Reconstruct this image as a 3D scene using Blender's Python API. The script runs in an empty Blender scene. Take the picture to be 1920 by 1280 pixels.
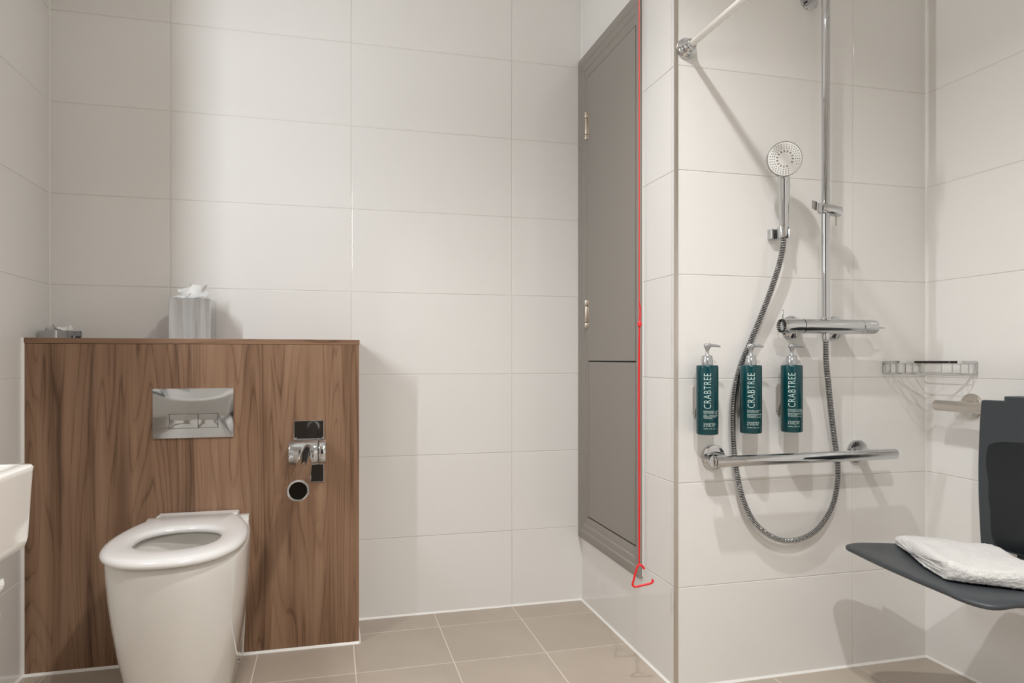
import bpy, bmesh, math, random
from mathutils import Vector, Matrix
from math import sin, cos, pi, radians, sqrt, atan2

random.seed(7)
SC = bpy.context.scene
COL = SC.collection

# ------------------------------------------------------------------ camera, world, lights, exposure
cam_d = bpy.data.cameras.new('camera')
cam = bpy.data.objects.new('camera', cam_d)
COL.objects.link(cam)
cam.location = (-0.6764, -2.5966, 0.9462)
cam.rotation_euler = (pi / 2, 0.0, -radians(14.598))
cam_d.sensor_width = 36.0
cam_d.lens = 1312.5 / 1920 * 36.0
cam_d.shift_y = 32.75 / 1920
cam_d.clip_start = 0.02
SC.camera = cam

world = bpy.data.worlds.new('world')
SC.world = world
world.use_nodes = True
world.node_tree.nodes['Background'].inputs[0].default_value = (0.9, 0.88, 0.85, 1)
world.node_tree.nodes['Background'].inputs[1].default_value = 0.05

SC.view_settings.view_transform = 'Standard'
SC.view_settings.look = 'None'
SC.view_settings.gamma = 1.0
SC.view_settings.exposure = 0.26
SC.view_settings.use_curve_mapping = False
SC.cycles.use_denoising = True
SC.cycles.max_bounces = 14
SC.cycles.diffuse_bounces = 8
SC.cycles.glossy_bounces = 6
SC.cycles.transmission_bounces = 6
SC.cycles.sample_clamp_indirect = 4.0
SC.cycles.blur_glossy = 0.5

WARM = (1.0, 0.985, 0.965)
CEIL = 2.40
# ceiling downlights: x, y, watts
DOWNLIGHTS = [(-0.12, -1.46, 10.6), (-0.18, -2.43, 17.0)]
ADDED_LAMP = ((-1.485, -1.08, 1.66), 7.4)  # added lamp, stands in for a downlight mirrored at the left wall


def area(name, loc, direction, size, power, color, shape='DISK', size_y=None, spread=180):
    l = bpy.data.lights.new(name, 'AREA')
    l.shape = shape
    l.size = size
    if size_y:
        l.size_y = size_y
    l.energy = power
    l.color = color
    o = bpy.data.objects.new(name, l)
    COL.objects.link(o)
    o.location = loc
    l.spread = radians(spread)
    o.rotation_euler = Vector(direction).to_track_quat('-Z', 'Y').to_euler()
    return o


for (lx, ly, lw) in DOWNLIGHTS:
    area('downlight_beam', (lx, ly, CEIL - 0.008), (0, 0, -1), 0.055, lw, WARM, spread=140)
area('wall_lamp_beam', ADDED_LAMP[0], (0.88, 0.48, 0.0), 0.030, ADDED_LAMP[1], (0.955, 0.99, 1.03), 'RECTANGLE', 0.40)  # added beam imitating light thrown back by an unseen mirror

# ------------------------------------------------------------------ materials


def principled(name, color, rough=0.5, metal=0.0, coat=0.0, ior=1.5, emit=None, estr=0.0):
    m = bpy.data.materials.new(name)
    m.use_nodes = True
    b = m.node_tree.nodes['Principled BSDF']
    b.inputs['Base Color'].default_value = (*color, 1)
    b.inputs['Roughness'].default_value = rough
    b.inputs['Metallic'].default_value = metal
    b.inputs['IOR'].default_value = ior
    b.inputs['Coat Weight'].default_value = coat
    b.inputs['Coat Roughness'].default_value = 0.03
    if emit:
        b.inputs['Emission Color'].default_value = (*emit, 1)
        b.inputs['Emission Strength'].default_value = estr
    return m


def nd(m, t, **kw):
    n = m.node_tree.nodes.new(t)
    for k, v in kw.items():
        setattr(n, k, v)
    return n


def lk(m, a, b):
    m.node_tree.links.new(a, b)


def ramp(m, stops):
    r = nd(m, 'ShaderNodeValToRGB')
    e = r.color_ramp.elements
    e[0].position, e[0].color = stops[0][0], (*stops[0][1], 1)
    e[1].position, e[1].color = stops[-1][0], (*stops[-1][1], 1)
    for p, c in stops[1:-1]:
        x = e.new(p)
        x.color = (*c, 1)
    return r


def add_bump(m, scale, strength, dist=0.001, detail=3.0, vec=None):
    b = m.node_tree.nodes['Principled BSDF']
    tc = nd(m, 'ShaderNodeTexCoord')
    n = nd(m, 'ShaderNodeTexNoise')
    n.inputs['Scale'].default_value = scale
    n.inputs['Detail'].default_value = detail
    bp = nd(m, 'ShaderNodeBump')
    bp.inputs['Strength'].default_value = strength
    bp.inputs['Distance'].default_value = dist
    lk(m, tc.outputs['Object'], n.inputs['Vector'])
    lk(m, n.outputs['Fac'], bp.inputs['Height'])
    lk(m, bp.outputs['Normal'], b.inputs['Normal'])
    return n


def tile_material(name, color, rough, vary, nscale=3.0, namp=0.03, bump=0.0):
    m = principled(name, color, rough)
    b = m.node_tree.nodes['Principled BSDF']
    oi = nd(m, 'ShaderNodeObjectInfo')
    tc = nd(m, 'ShaderNodeTexCoord')
    no = nd(m, 'ShaderNodeTexNoise')
    no.inputs['Scale'].default_value = nscale
    no.inputs['Detail'].default_value = 4
    lk(m, tc.outputs['Object'], no.inputs['Vector'])
    a = nd(m, 'ShaderNodeMapRange')
    a.inputs['To Min'].default_value = 1 - vary
    a.inputs['To Max'].default_value = 1 + vary
    lk(m, oi.outputs['Random'], a.inputs['Value'])
    c = nd(m, 'ShaderNodeMapRange')
    c.inputs['From Min'].default_value = 0.3
    c.inputs['From Max'].default_value = 0.7
    c.inputs['To Min'].default_value = 1 - namp
    c.inputs['To Max'].default_value = 1 + namp
    lk(m, no.outputs['Fac'], c.inputs['Value'])
    mu = nd(m, 'ShaderNodeMath', operation='MULTIPLY')
    lk(m, a.outputs[0], mu.inputs[0])
    lk(m, c.outputs[0], mu.inputs[1])
    hv = nd(m, 'ShaderNodeHueSaturation')
    hv.inputs['Color'].default_value = (*color, 1)
    lk(m, mu.outputs[0], hv.inputs['Value'])
    lk(m, hv.outputs['Color'], b.inputs['Base Color'])
    if bump:
        bp = nd(m, 'ShaderNodeBump')
        bp.inputs['Strength'].default_value = bump
        bp.inputs['Distance'].default_value = 0.002
        n2 = nd(m, 'ShaderNodeTexNoise')
        n2.inputs['Scale'].default_value = 4.0
        n2.inputs['Detail'].default_value = 1
        lk(m, tc.outputs['Object'], n2.inputs['Vector'])
        lk(m, n2.outputs['Fac'], bp.inputs['Height'])
        lk(m, bp.outputs['Normal'], b.inputs['Normal'])
    return m


def walnut_material(name, horizontal=False):
    m = principled(name, (0.2, 0.1, 0.05), 0.38)
    b = m.node_tree.nodes['Principled BSDF']
    tc = nd(m, 'ShaderNodeTexCoord')

    def mapped(sx, sy, sz):
        mp = nd(m, 'ShaderNodeMapping')
        mp.inputs['Scale'].default_value = (sz, sy, sx) if horizontal else (sx, sy, sz)
        lk(m, tc.outputs['Object'], mp.inputs['Vector'])
        return mp

    # slow wander that bends the grain
    w = nd(m, 'ShaderNodeTexNoise')
    w.inputs['Scale'].default_value = 1.0
    w.inputs['Detail'].default_value = 2
    lk(m, mapped(5.0, 5.0, 1.6).outputs[0], w.inputs['Vector'])
    # growth rings: contour lines of a stretched field
    mp = mapped(9.0, 9.0, 0.75)
    r = nd(m, 'ShaderNodeTexNoise')
    r.inputs['Scale'].default_value = 1.0
    r.inputs['Detail'].default_value = 1.5
    r.inputs['Distortion'].default_value = 0.35
    lk(m, mp.outputs[0], r.inputs['Vector'])
    mul = nd(m, 'ShaderNodeMath', operation='MULTIPLY')
    mul.inputs[1].default_value = 17.0
    lk(m, r.outputs['Fac'], mul.inputs[0])
    fr = nd(m, 'ShaderNodeMath', operation='FRACT')
    lk(m, mul.outputs[0], fr.inputs[0])
    ring = ramp(m, [(0.0, (0.20, 0.20, 0.20)), (0.10, (0.55, 0.55, 0.55)), (0.55, (0.75, 0.75, 0.75)), (0.88, (0.62, 0.62, 0.62)), (1.0, (0.2, 0.2, 0.2))])
    lk(m, fr.outputs[0], ring.inputs[0])
    # fine pores
    f = nd(m, 'ShaderNodeTexNoise')
    f.inputs['Scale'].default_value = 1.0
    f.inputs['Detail'].default_value = 3
    lk(m, mapped(260, 260, 5.0).outputs[0], f.inputs['Vector'])
    # broad streaks
    s = nd(m, 'ShaderNodeTexNoise')
    s.inputs['Scale'].default_value = 1.0
    s.inputs['Detail'].default_value = 3
    lk(m, mapped(22, 22, 0.7).outputs[0], s.inputs['Vector'])

    def mad(a, k, c):
        n = nd(m, 'ShaderNodeMath', operation='MULTIPLY_ADD')
        lk(m, a, n.inputs[0])
        n.inputs[1].default_value = k
        if isinstance(c, float):
            n.inputs[2].default_value = c
        else:
            lk(m, c, n.inputs[2])
        return n.outputs[0]

    v = mad(ring.outputs[0], 0.34, -0.42)
    v = mad(s.outputs['Fac'], 0.85, v)
    v = mad(w.outputs['Fac'], 0.35, v)
    v = mad(f.outputs['Fac'], 0.32, v)
    cr = ramp(m, [(0.18, (0.046, 0.022, 0.011)), (0.36, (0.134, 0.070, 0.037)), (0.53, (0.238, 0.135, 0.080)), (0.80, (0.335, 0.208, 0.130))])
    lk(m, v, cr.inputs[0])
    lk(m, cr.outputs[0], b.inputs['Base Color'])
    bp = nd(m, 'ShaderNodeBump')
    bp.inputs['Strength'].default_value = 0.12
    bp.inputs['Distance'].default_value = 0.0005
    lk(m, f.outputs['Fac'], bp.inputs['Height'])
    lk(m, bp.outputs['Normal'], b.inputs['Normal'])
    return m


M = {}
M['wall_tile'] = tile_material('wall_tile_glaze', (0.835, 0.826, 0.808), 0.10, 0.012, 2.0, 0.01, 0.04)
M['floor_tile'] = tile_material('floor_tile_stone', (0.455, 0.390, 0.325), 0.36, 0.03, 5.0, 0.05)
M['grout'] = principled('pale_grout', (0.74, 0.72, 0.68), 0.6)
M['floor_grout'] = principled('floor_grout', (0.72, 0.65, 0.57), 0.8)
M['sealant'] = principled('white_sealant', (0.86, 0.85, 0.82), 0.35)
M['paint'] = principled('white_paint', (0.87, 0.86, 0.835), 0.7)
M['walnut'] = walnut_material('walnut_laminate')
M['walnut_top'] = walnut_material('walnut_laminate_cap', True)
M['ceramic'] = principled('white_ceramic', (0.80, 0.785, 0.75), 0.07, coat=0.3)
M['seat_plastic'] = principled('white_seat_plastic', (0.82, 0.81, 0.80), 0.16)
M['chrome'] = principled('polished_chrome', (0.60, 0.61, 0.62), 0.045, 1.0)
M['satin'] = principled('satin_steel', (0.66, 0.62, 0.57), 0.28, 1.0)
M['silver_plastic'] = principled('silver_plastic', (0.50, 0.51, 0.52), 0.25, 0.75)
M['hose_groove'] = principled('dark_hose_liner', (0.03, 0.03, 0.032), 0.4)
M['grey_paint'] = principled('taupe_grey_paint', (0.285, 0.262, 0.236), 0.42)
M['gap'] = principled('dark_gap', (0.02, 0.018, 0.016), 0.8)
M['steel_hinge'] = principled('nickel_hinge', (0.66, 0.60, 0.53), 0.38, 1.0)
M['red'] = principled('red_plastic', (0.85, 0.022, 0.03), 0.32)
M['green'] = principled('teal_bottle_plastic', (0.000, 0.050, 0.060), 0.22)
M['print'] = principled('pale_print', (0.62, 0.78, 0.74), 0.5)
M['bracket'] = principled('grey_bracket_plastic', (0.40, 0.375, 0.35), 0.35, 0.0)
M['spray_face'] = principled('white_spray_face', (0.82, 0.82, 0.80), 0.3)
M['nozzle'] = principled('grey_nozzle', (0.22, 0.215, 0.205), 0.5)
M['seat_grey'] = principled('charcoal_seat_plastic', (0.046, 0.053, 0.061), 0.42)
M['seat_pad'] = principled('charcoal_wet_pad', (0.013, 0.016, 0.020), 0.30)  # darker, glossier charcoal for the backrest patch
M['tissue'] = principled('white_tissue', (0.86, 0.86, 0.85), 0.9)
M['door_wood'] = principled('dark_stained_door', (0.030, 0.022, 0.017), 0.4)
M['lamp_glass'] = principled('lit_lamp_glass', (0.9, 0.9, 0.9), 0.4, emit=(1.0, 0.95, 0.86), estr=3.0)
M['towel'] = principled('white_terry', (0.84, 0.83, 0.81), 0.95)
M['towel'].node_tree.nodes['Principled BSDF'].inputs['Sheen Weight'].default_value = 0.3
add_bump(M['towel'], 420.0, 0.9, 0.004, 4)
add_bump(M['seat_grey'], 900.0, 0.15, 0.0005, 2)
add_bump(M['grey_paint'], 260.0, 0.06, 0.0006, 2)
add_bump(M['paint'], 160.0, 0.05, 0.0006, 2)

# ------------------------------------------------------------------ mesh helpers
ORG = {}


class MB:
    def __init__(s):
        s.v, s.f, s.m = [], [], []

    def add(s, vs, fs, mat=0):
        b = len(s.v)
        s.v += [tuple(v) for v in vs]
        s.f += [[b + i for i in f] for f in fs]
        s.m += [mat] * len(fs)
        return s

    def box(s, lo, hi, mat=0):
        (a, b, c), (d, e, f) = lo, hi
        return s.add([(a, b, c), (d, b, c), (d, e, c), (a, e, c), (a, b, f), (d, b, f), (d, e, f), (a, e, f)],
                     [(3, 2, 1, 0), (4, 5, 6, 7), (0, 1, 5, 4), (1, 2, 6, 5), (2, 3, 7, 6), (3, 0, 4, 7)], mat)

    def loft(s, rings, cap0=True, cap1=True, closed=False, mat=0):
        n = len(rings[0])
        vs = [p for r in rings for p in r]
        fs = []
        R = len(rings)
        for i in range(R if closed else R - 1):
            j = (i + 1) % R
            for k in range(n):
                l = (k + 1) % n
                fs.append((i * n + k, i * n + l, j * n + l, j * n + k))
        if not closed:
            if cap0:
                fs.append(tuple(reversed(range(n))))
            if cap1:
                fs.append(tuple((R - 1) * n + k for k in range(n)))
        return s.add(vs, fs, mat)

    def lathe(s, o, axis, prof, seg=32, mat=0, cap0=True, cap1=True):
        a = Vector(axis).normalized()
        t = Vector((1, 0, 0)) if abs(a.x) < 0.9 else Vector((0, 1, 0))
        u = a.cross(t).normalized()
        w = a.cross(u)
        o = Vector(o)
        rings = []
        for r, h in prof:
            rings.append([o + a * h + (u * cos(2 * pi * k / seg) + w * sin(2 * pi * k / seg)) * r for k in range(seg)])
        return s.loft(rings, cap0, cap1, mat=mat)

    def cyl(s, a, b, r, seg=24, mat=0, bev=0.0):
        a, b = Vector(a), Vector(b)
        L = (b - a).length
        if bev:
            q = bev * 0.3
            prof = [(r - bev, 0), (r - q, q), (r, bev), (r, L - bev), (r - q, L - q), (r - bev, L)]
        else:
            prof = [(r, 0), (r, L)]
        return s.lathe(a, b - a, prof, seg, mat)

    def tube(s, path, r, seg=16, mat=0, cap=True, up=None):
        P = [Vector(p) for p in path]
        n = len(P)
        T = []
        for i in range(n):
            d = P[min(i + 1, n - 1)] - P[max(i - 1, 0)]
            T.append(d.normalized())
        t0 = T[0]
        ref = Vector(up) if up else (Vector((0, 0, 1)) if abs(t0.z) < 0.9 else Vector((1, 0, 0)))
        u = (ref - t0 * ref.dot(t0)).normalized()
        rings = []
        for i in range(n):
            u = (u - T[i] * u.dot(T[i])).normalized()
            w = T[i].cross(u)
            rr = r[i] if isinstance(r, (list, tuple)) else r
            rings.append([P[i] + (u * cos(2 * pi * k / seg) + w * sin(2 * pi * k / seg)) * rr for k in range(seg)])
        return s.loft(rings, cap, cap, mat=mat)

    def prism(s, outline, axis, a, b, mat=0):
        """outline of 2D points in the two other axes, extruded along axis from a to b"""
        def p3(q, h):
            if axis == 'x':
                return (h, q[0], q[1])
            if axis == 'y':
                return (q[0], h, q[1])
            return (q[0], q[1], h)
        return s.loft([[p3(q, a) for q in outline], [p3(q, b) for q in outline]], mat=mat)

    def build(s, name, mats, parent=None, smooth=35, bevel=0.0, bseg=2):
        me = bpy.data.meshes.new(name)
        org = Vector((0, 0, 0))
        p = parent
        while p is not None:
            if p.name in ORG:
                org = ORG[p.name]
                break
            p = p.parent
        me.from_pydata([tuple(Vector(v) - org) for v in s.v], [], s.f)
        if not isinstance(mats, (list, tuple)):
            mats = [mats]
        for mt in mats:
            me.materials.append(mt)
        for i, poly in enumerate(me.polygons):
            poly.material_index = s.m[i]
        bm = bmesh.new()
        bm.from_mesh(me)
        bmesh.ops.recalc_face_normals(bm, faces=bm.faces)
        bm.to_mesh(me)
        bm.free()
        if smooth:
            for poly in me.polygons:
                poly.use_smooth = True
            me.set_sharp_from_angle(angle=radians(smooth))
        o = bpy.data.objects.new(name, me)
        COL.objects.link(o)
        if parent is not None:
            o.parent = parent
        if bevel:
            md = o.modifiers.new('edge', 'BEVEL')
            md.width = bevel
            md.segments = bseg
            md.limit_method = 'ANGLE'
            md.angle_limit = radians(40)
            md.harden_normals = False
        return o


def thing(name, label, cat, loc, group=None):
    o = bpy.data.objects.new(name, None)
    COL.objects.link(o)
    o.location = loc
    o.empty_display_size = 0.05
    ORG[o.name] = Vector(loc)
    o['label'] = label
    o['category'] = cat
    if group:
        o['group'] = group
    return o


def tag(o, label, cat, group=None):
    o['label'] = label
    o['category'] = cat
    if group:
        o['group'] = group
    return o


def structure(o):
    o['kind'] = 'structure'
    return o


def catmull(pts, sub):
    P = [Vector(p) for p in pts]
    out = []
    for i in range(len(P) - 1):
        p0, p1, p2, p3 = P[max(i - 1, 0)], P[i], P[i + 1], P[min(i + 2, len(P) - 1)]
        for k in range(sub):
            t = k / sub
            out.append(0.5 * ((2 * p1) + (p2 - p0) * t + (2 * p0 - 5 * p1 + 4 * p2 - p3) * t * t + (3 * p1 - p0 - 3 * p2 + p3) * t ** 3))
    out.append(P[-1])
    return out


def resample(path, step):
    out = [path[0]]
    acc = 0.0
    for a, b in zip(path, path[1:]):
        L = (b - a).length
        while acc + L >= step:
            t = (step - acc) / L
            a = a + (b - a) * t
            L = (b - a).length
            out.append(a.copy())
            acc = 0.0
        acc += L
    return out


def rounded(pts, r, n=5):
    """2D polygon with rounded corners; r one number or one per corner"""
    out = []
    N = len(pts)
    for i in range(N):
        p = Vector(pts[i]).to_2d()
        a = (Vector(pts[i - 1]).to_2d() - p)
        b = (Vector(pts[(i + 1) % N]).to_2d() - p)
        rr = r[i] if isinstance(r, (list, tuple)) else r
        if rr <= 0:
            out.append((p.x, p.y))
            continue
        rr = min(rr, a.length * 0.48, b.length * 0.48)
        a1, b1 = p + a.normalized() * rr, p + b.normalized() * rr
        for k in range(n + 1):
            t = k / n
            q = a1 * (1 - t) ** 2 + p * 2 * t * (1 - t) + b1 * t * t
            out.append((q.x, q.y))
    return out


def noise3(p, s):
    from mathutils import noise
    return noise.noise(Vector(p) * s)


# ------------------------------------------------------------------ the room
XL, XR, XS = -1.5637, 1.16, 0.283      # left wall, right wall, return wall
YS, YF = -0.773, -3.25                 # shower wall, front wall
T, Z0, GR = 0.30, 0.289, 0.0024        # tile pitch, first joint height, joint width
D = 0.0012                             # joint depth
TILE_MESH = {}


def tile_mesh(w, h, mat):
    key = (round(w, 4), round(h, 4), mat.name)
    if key in TILE_MESH:
        return TILE_MESH[key]
    b, th = 0.0011, 0.0012
    vs, z = [], [(-th, 0.0), (-b * 0.7, 0.0), (-b * 0.2, b * 0.45), (0.0, b)]
    for zz, ins in z:
        vs += [(ins, ins, zz), (w - ins, ins, zz), (w - ins, h - ins, zz), (ins, h - ins, zz)]
    fs = []
    for i in range(3):
        for k in range(4):
            l = (k + 1) % 4
            fs.append((i * 4 + k, i * 4 + l, (i + 1) * 4 + l, (i + 1) * 4 + k))
    fs.append((12, 13, 14, 15))
    me = bpy.data.meshes.new('tile')
    me.from_pydata(vs, [], fs)
    me.materials.append(mat)
    TILE_MESH[key] = me
    return me


def lay(wall, origin, U, V, cols, rows, mat, skip=None, GR=GR):
    U, V = Vector(U), Vector(V)
    N = U.cross(V)
    g = GR / 2
    for (a0, a1) in cols:
        for (b0, b1) in rows:
            if skip and skip(a0, a1, b0, b1):
                continue
            me = tile_mesh(a1 - a0 - GR, b1 - b0 - GR, mat)
            o = bpy.data.objects.new('tile', me)
            COL.objects.link(o)
            o.parent = wall
            R = Matrix((U, V, N)).transposed().to_4x4()
            jit = Matrix.Rotation(random.uniform(-.0009, .0009), 4, 'X') @ Matrix.Rotation(random.uniform(-.0006, .0006), 4, 'Y')
            p = Vector(origin) + U * (a0 + g) + V * (b0 + g)
            o.matrix_local = Matrix.Translation(p) @ R @ jit


def spans(start, stop, joints):
    e = [start] + [j for j in sorted(joints) if start + 1e-4 < j < stop - 1e-4] + [stop]
    return list(zip(e, e[1:]))


ROWS = spans(0.0, CEIL, [Z0 + k * T for k in range(9)])
ROWS = [r for r in ROWS if r[1] - r[0] > 0.02]

floor = structure(MB().box((XL - .1, YF - .1, -0.1), (XR + .1, 0.1, -D)).build('floor', M['floor_grout'], smooth=0))
ceiling = structure(MB().box((XL - .1, YF - .1, CEIL), (XR + .1, 0.1, CEIL + 0.1)).build('ceiling', M['paint'], smooth=0))
w_back = structure(MB().box((XL, D, -D), (XS + D, 0.1, CEIL)).build('wall_back', M['grout'], smooth=0))
w_left = structure(MB().box((XL - .1, YF, -D), (XL - D, 0.1, CEIL)).build('wall_left', M['grout'], smooth=0))
w_ret = structure(MB().box((XS + D, YS + D + .09, -D), (XS + .1, 0.1, CEIL)).build('wall_return', M['grout'], smooth=0))
w_sho = structure(MB().box((XS + D, YS + D, -D), (XR + .1, YS + D + .09, CEIL)).build('wall_shower', M['grout'], smooth=0))
w_rig = structure(MB().box((XR + D, YF, -D), (XR + .1, YS + D, CEIL)).build('wall_right', M['grout'], smooth=0))
w_fro = structure(MB().box((XL - .1, YF - .1, -D), (XR + .1, YF, CEIL)).build('wall_front', M['paint'], smooth=0))

# back wall: joints at x = 0, -0.6, -1.2 (nothing behind the walnut boxing)
lay(w_back, (0, 0, 0), (1, 0, 0), (0, 0, 1), spans(XL, XS, [-1.2, -.6, 0.0]), ROWS, M['wall_tile'],
    lambda a0, a1, b0, b1: a1 < -0.59 and b1 < 0.9)
# return wall faces -x
lay(w_ret, (XS, 0, 0), (0, -1, 0), (0, 0, 1), spans(0.0, -YS, [0.173]), ROWS, M['wall_tile'])
# shower wall faces -y
lay(w_sho, (0, YS, 0), (1, 0, 0), (0, 0, 1), spans(XS, XR, [0.886]), ROWS, M['wall_tile'])
# right wall faces -x
lay(w_rig, (XR, 0, 0), (0, -1, 0), (0, 0, 1), spans(-YS, -YF, [0.773 + .6 * k for k in range(6)]), ROWS, M['wall_tile'])
# left wall faces +x
lay(w_left, (XL, 0, 0), (0, 1, 0), (0, 0, 1), spans(YF, 0.0, [-.6 * k for k in range(6)]), ROWS, M['wall_tile'],
    lambda a0, a1, b0, b1: False)
# floor
lay(floor, (0, 0, 0), (1, 0, 0), (0, 1, 0), spans(XL, XR, [-1.5 + .3 * k for k in range(12)]),
    spans(YF, 0.0, [-.137 - .3 * k for k in range(12)]), M['floor_tile'],
    lambda a0, a1, b0, b1: a0 >= XS and b0 > YS + .1, .004)

# sealant fillets along the inner corners
TR = [0]


def trim(a, b, d1, d2, w=0.006, mat='sealant'):
    """triangular fillet from a to b; d1, d2 point from the corner out along both surfaces"""
    TR[0] += 1
    a, b, d1, d2 = Vector(a), Vector(b), Vector(d1), Vector(d2)
    ring = lambda p: [p - (d1 + d2) * .0004, p + d1 * w, p + (d1 + d2) * w * .42, p + d2 * w]
    return structure(MB().loft([ring(a), ring(b)]).build('trim_%d' % TR[0], M[mat], smooth=60))


WX0, WX1, WY, WZ = XL, -0.581, -0.2115, 1.010     # walnut boxing
X, Y, Z = Vector((1, 0, 0)), Vector((0, 1, 0)), Vector((0, 0, 1))
trim((WX1, 0, 0), (XS, 0, 0), -Y, Z)
trim((XS, 0, 0), (XS, YS, 0), -X, Z)
trim((XS, YS, 0), (XR, YS, 0), -Y, Z)
trim((XR, YS, 0), (XR, YF, 0), -X, Z)
trim((XL, WY, 0), (WX1, WY, 0), -Y, Z, .007)
trim((WX1, WY, 0), (WX1, 0, 0), X, Z)
trim((XL, YF, 0), (XL, WY, 0), X, Z)
trim((XL, WY, 0), (XL, WY, WZ), X, -Y, .007)
trim((WX1, 0, 0), (WX1, 0, WZ), X, -Y, .004)
trim((XL, 0, WZ), (XL, 0, CEIL), X, -Y, .0032)
trim((XS, 0, 0), (XS, 0, CEIL), -X, -Y, .0035)
trim((XR, YS, 0), (XR, YS, CEIL), -X, -Y, .0035)
# metal corner bead where the return wall meets the shower wall
TR[0] += 1
c0 = [(XS - .0012, YS - .0012), (XS + .008, YS - .0012), (XS + .008, YS + .0004), (XS + .0004, YS + .0004), (XS + .0004, YS + .008), (XS - .0012, YS + .008)]
structure(MB().prism(c0, 'z', 0.0, CEIL).build('trim_%d' % TR[0], M['satin'], smooth=0))

# entrance door behind the camera
door = structure(thing('door_1', 'dark stained entrance door in the front wall', 'door', (-0.75, YF, 0)))
del door['category']
dm = MB()
dm.box((-1.20, YF, 0.004), (-0.30, YF + .035, 2.03))
dm.build('door_leaf', M['door_wood'], door, 0, .002)
for nm, lo, hi in (('frame_side', (-1.27, YF, 0), (-1.20, YF + .05, 2.03)), ('frame_side', (-.30, YF, 0), (-.23, YF + .05, 2.03)), ('frame_head', (-1.27, YF, 2.03), (-.23, YF + .05, 2.10))):
    MB().box(lo, hi).build(nm, M['door_wood'], door, 0, .002)
MB().cyl((-.38, YF + .035, 1.02), (-.38, YF + .085, 1.02), .010).cyl((-.38, YF + .08, 1.02), (-.50, YF + .08, 1.02), .009).build('handle', M['satin'], door)

# ------------------------------------------------------------------ ceiling downlights plus an added lamp and its light blocker, both out of view
for i, (lx, ly, lw) in enumerate(DOWNLIGHTS):
    t = thing('downlight', ('round ceiling downlight over the shower side', 'round ceiling downlight near the entrance door', 'round ceiling downlight in front of the basin')[i], 'downlight', (lx, ly, CEIL), 'ceiling downlights')
    MB().lathe((lx, ly, CEIL), (0, 0, -1), [(.060, 0), (.060, .004), (.054, .006), (.052, .030), (.048, .030), (.046, .006), (.044, .0)], 32, cap0=False, cap1=False).build('bezel', M['chrome'], t)
    MB().lathe((lx, ly, CEIL), (0, 0, -1), [(.044, .001), (.044, .003)], 32).build('lens', M['lamp_glass'], t)

lp = ADDED_LAMP[0]
t = thing('wall_lamp', 'upright tubular lamp on the left wall above the basin', 'lamp', (XL, lp[1], lp[2]))  # made-up fitting around the added beam, out of view
MB().box((XL, lp[1] - .05, lp[2] - .20), (XL + .018, lp[1] + .02, lp[2] + .20)).build('backplate', M['chrome'], t, 0, .003)
MB().cyl((XL + .042, lp[1] - .018, lp[2] - .19), (XL + .042, lp[1] - .018, lp[2] + .19), .022, 20, bev=.004).build('lamp_tube', M['lamp_glass'], t)
for dz in (-.15, .15):
    MB().cyl((XL + .01, lp[1] - .018, lp[2] + dz), (XL + .042, lp[1] - .018, lp[2] + dz), .007).build('tube_holder', M['chrome'], t)
t = thing('mirror_cabinet', 'shallow white mirror cabinet on the left wall beside the lamp', 'cabinet', (XL, -.87, 1.2))  # added box, shaped to keep the added lamp off the back wall's left end
MB().box((XL, -.955, 1.18), (-1.456, -.79, 1.98)).build('body', M['paint'], t, 0, .002)
MB().box((-1.456, -.953, 1.182), (-1.441, -.792, 1.978)).build('door', M['paint'], t, 0, .002)

# ------------------------------------------------------------------ walnut boxing
t = thing('cistern_boxing', 'half-height walnut boxing behind the white toilet', 'boxing', ((WX0 + WX1) / 2, -.1, 0))
MB().box((XL, WY, 0.0), (WX1 - .001, WY + .018, WZ - .0175)).build('front_panel', M['walnut'], t, 0, .0006)
MB().box((WX1 - .018, WY + .0182, 0.0), (WX1, -.0006, WZ - .0175)).build('side_panel', M['walnut'], t, 0, .0006)
MB().box((XL, WY - .001, WZ - .0165), (WX1 + .001, -.0006, WZ)).build('top', M['walnut_top'], t, 0, .0008)
MB().box((XL, WY + .003, WZ - .0176), (WX1 - .003, -.001, WZ - .0164)).build('shadow_gap', M['gap'], t, 0)

# flush plate
t = thing('flush_plate', 'polished chrome dual flush plate on the walnut panel', 'flush plate', (-1.09, WY, .776))
px0, px1, pz0, pz1 = -1.2075, -0.973, 0.699, 0.8535


def dome(mb, x0, x1, z0, z1, base, h, top, n=18, m=12, side=True):
    """slightly pillowed plate on the plane y = base, h thick at the rim, top more in the middle"""
    vs = []
    for j in range(m + 1):
        for i in range(n + 1):
            u, w = i / n * 2 - 1, j / m * 2 - 1
            k = (1 - u * u) * (1 - w * w)
            vs.append((x0 + (x1 - x0) * i / n, base - h - top * k, z0 + (z1 - z0) * j / m))
    fs = [(j * (n + 1) + i, j * (n + 1) + i + 1, (j + 1) * (n + 1) + i + 1, (j + 1) * (n + 1) + i) for j in range(m) for i in range(n)]
    rim = [i for i in range(n + 1)] + [j * (n + 1) + n for j in range(1, m + 1)] + [m * (n + 1) + i for i in range(n - 1, -1, -1)] + [j * (n + 1) for j in range(m - 1, 0, -1)]
    b = len(vs)
    for i in rim:
        vs.append((vs[i][0], base, vs[i][2]))
    L = len(rim)
    for k in range(L):
        l = (k + 1) % L
        fs.append((rim[k], rim[l], b + l, b + k))
    fs.append(tuple(b + k for k in range(L)))
    return mb.add(vs, fs)


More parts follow.
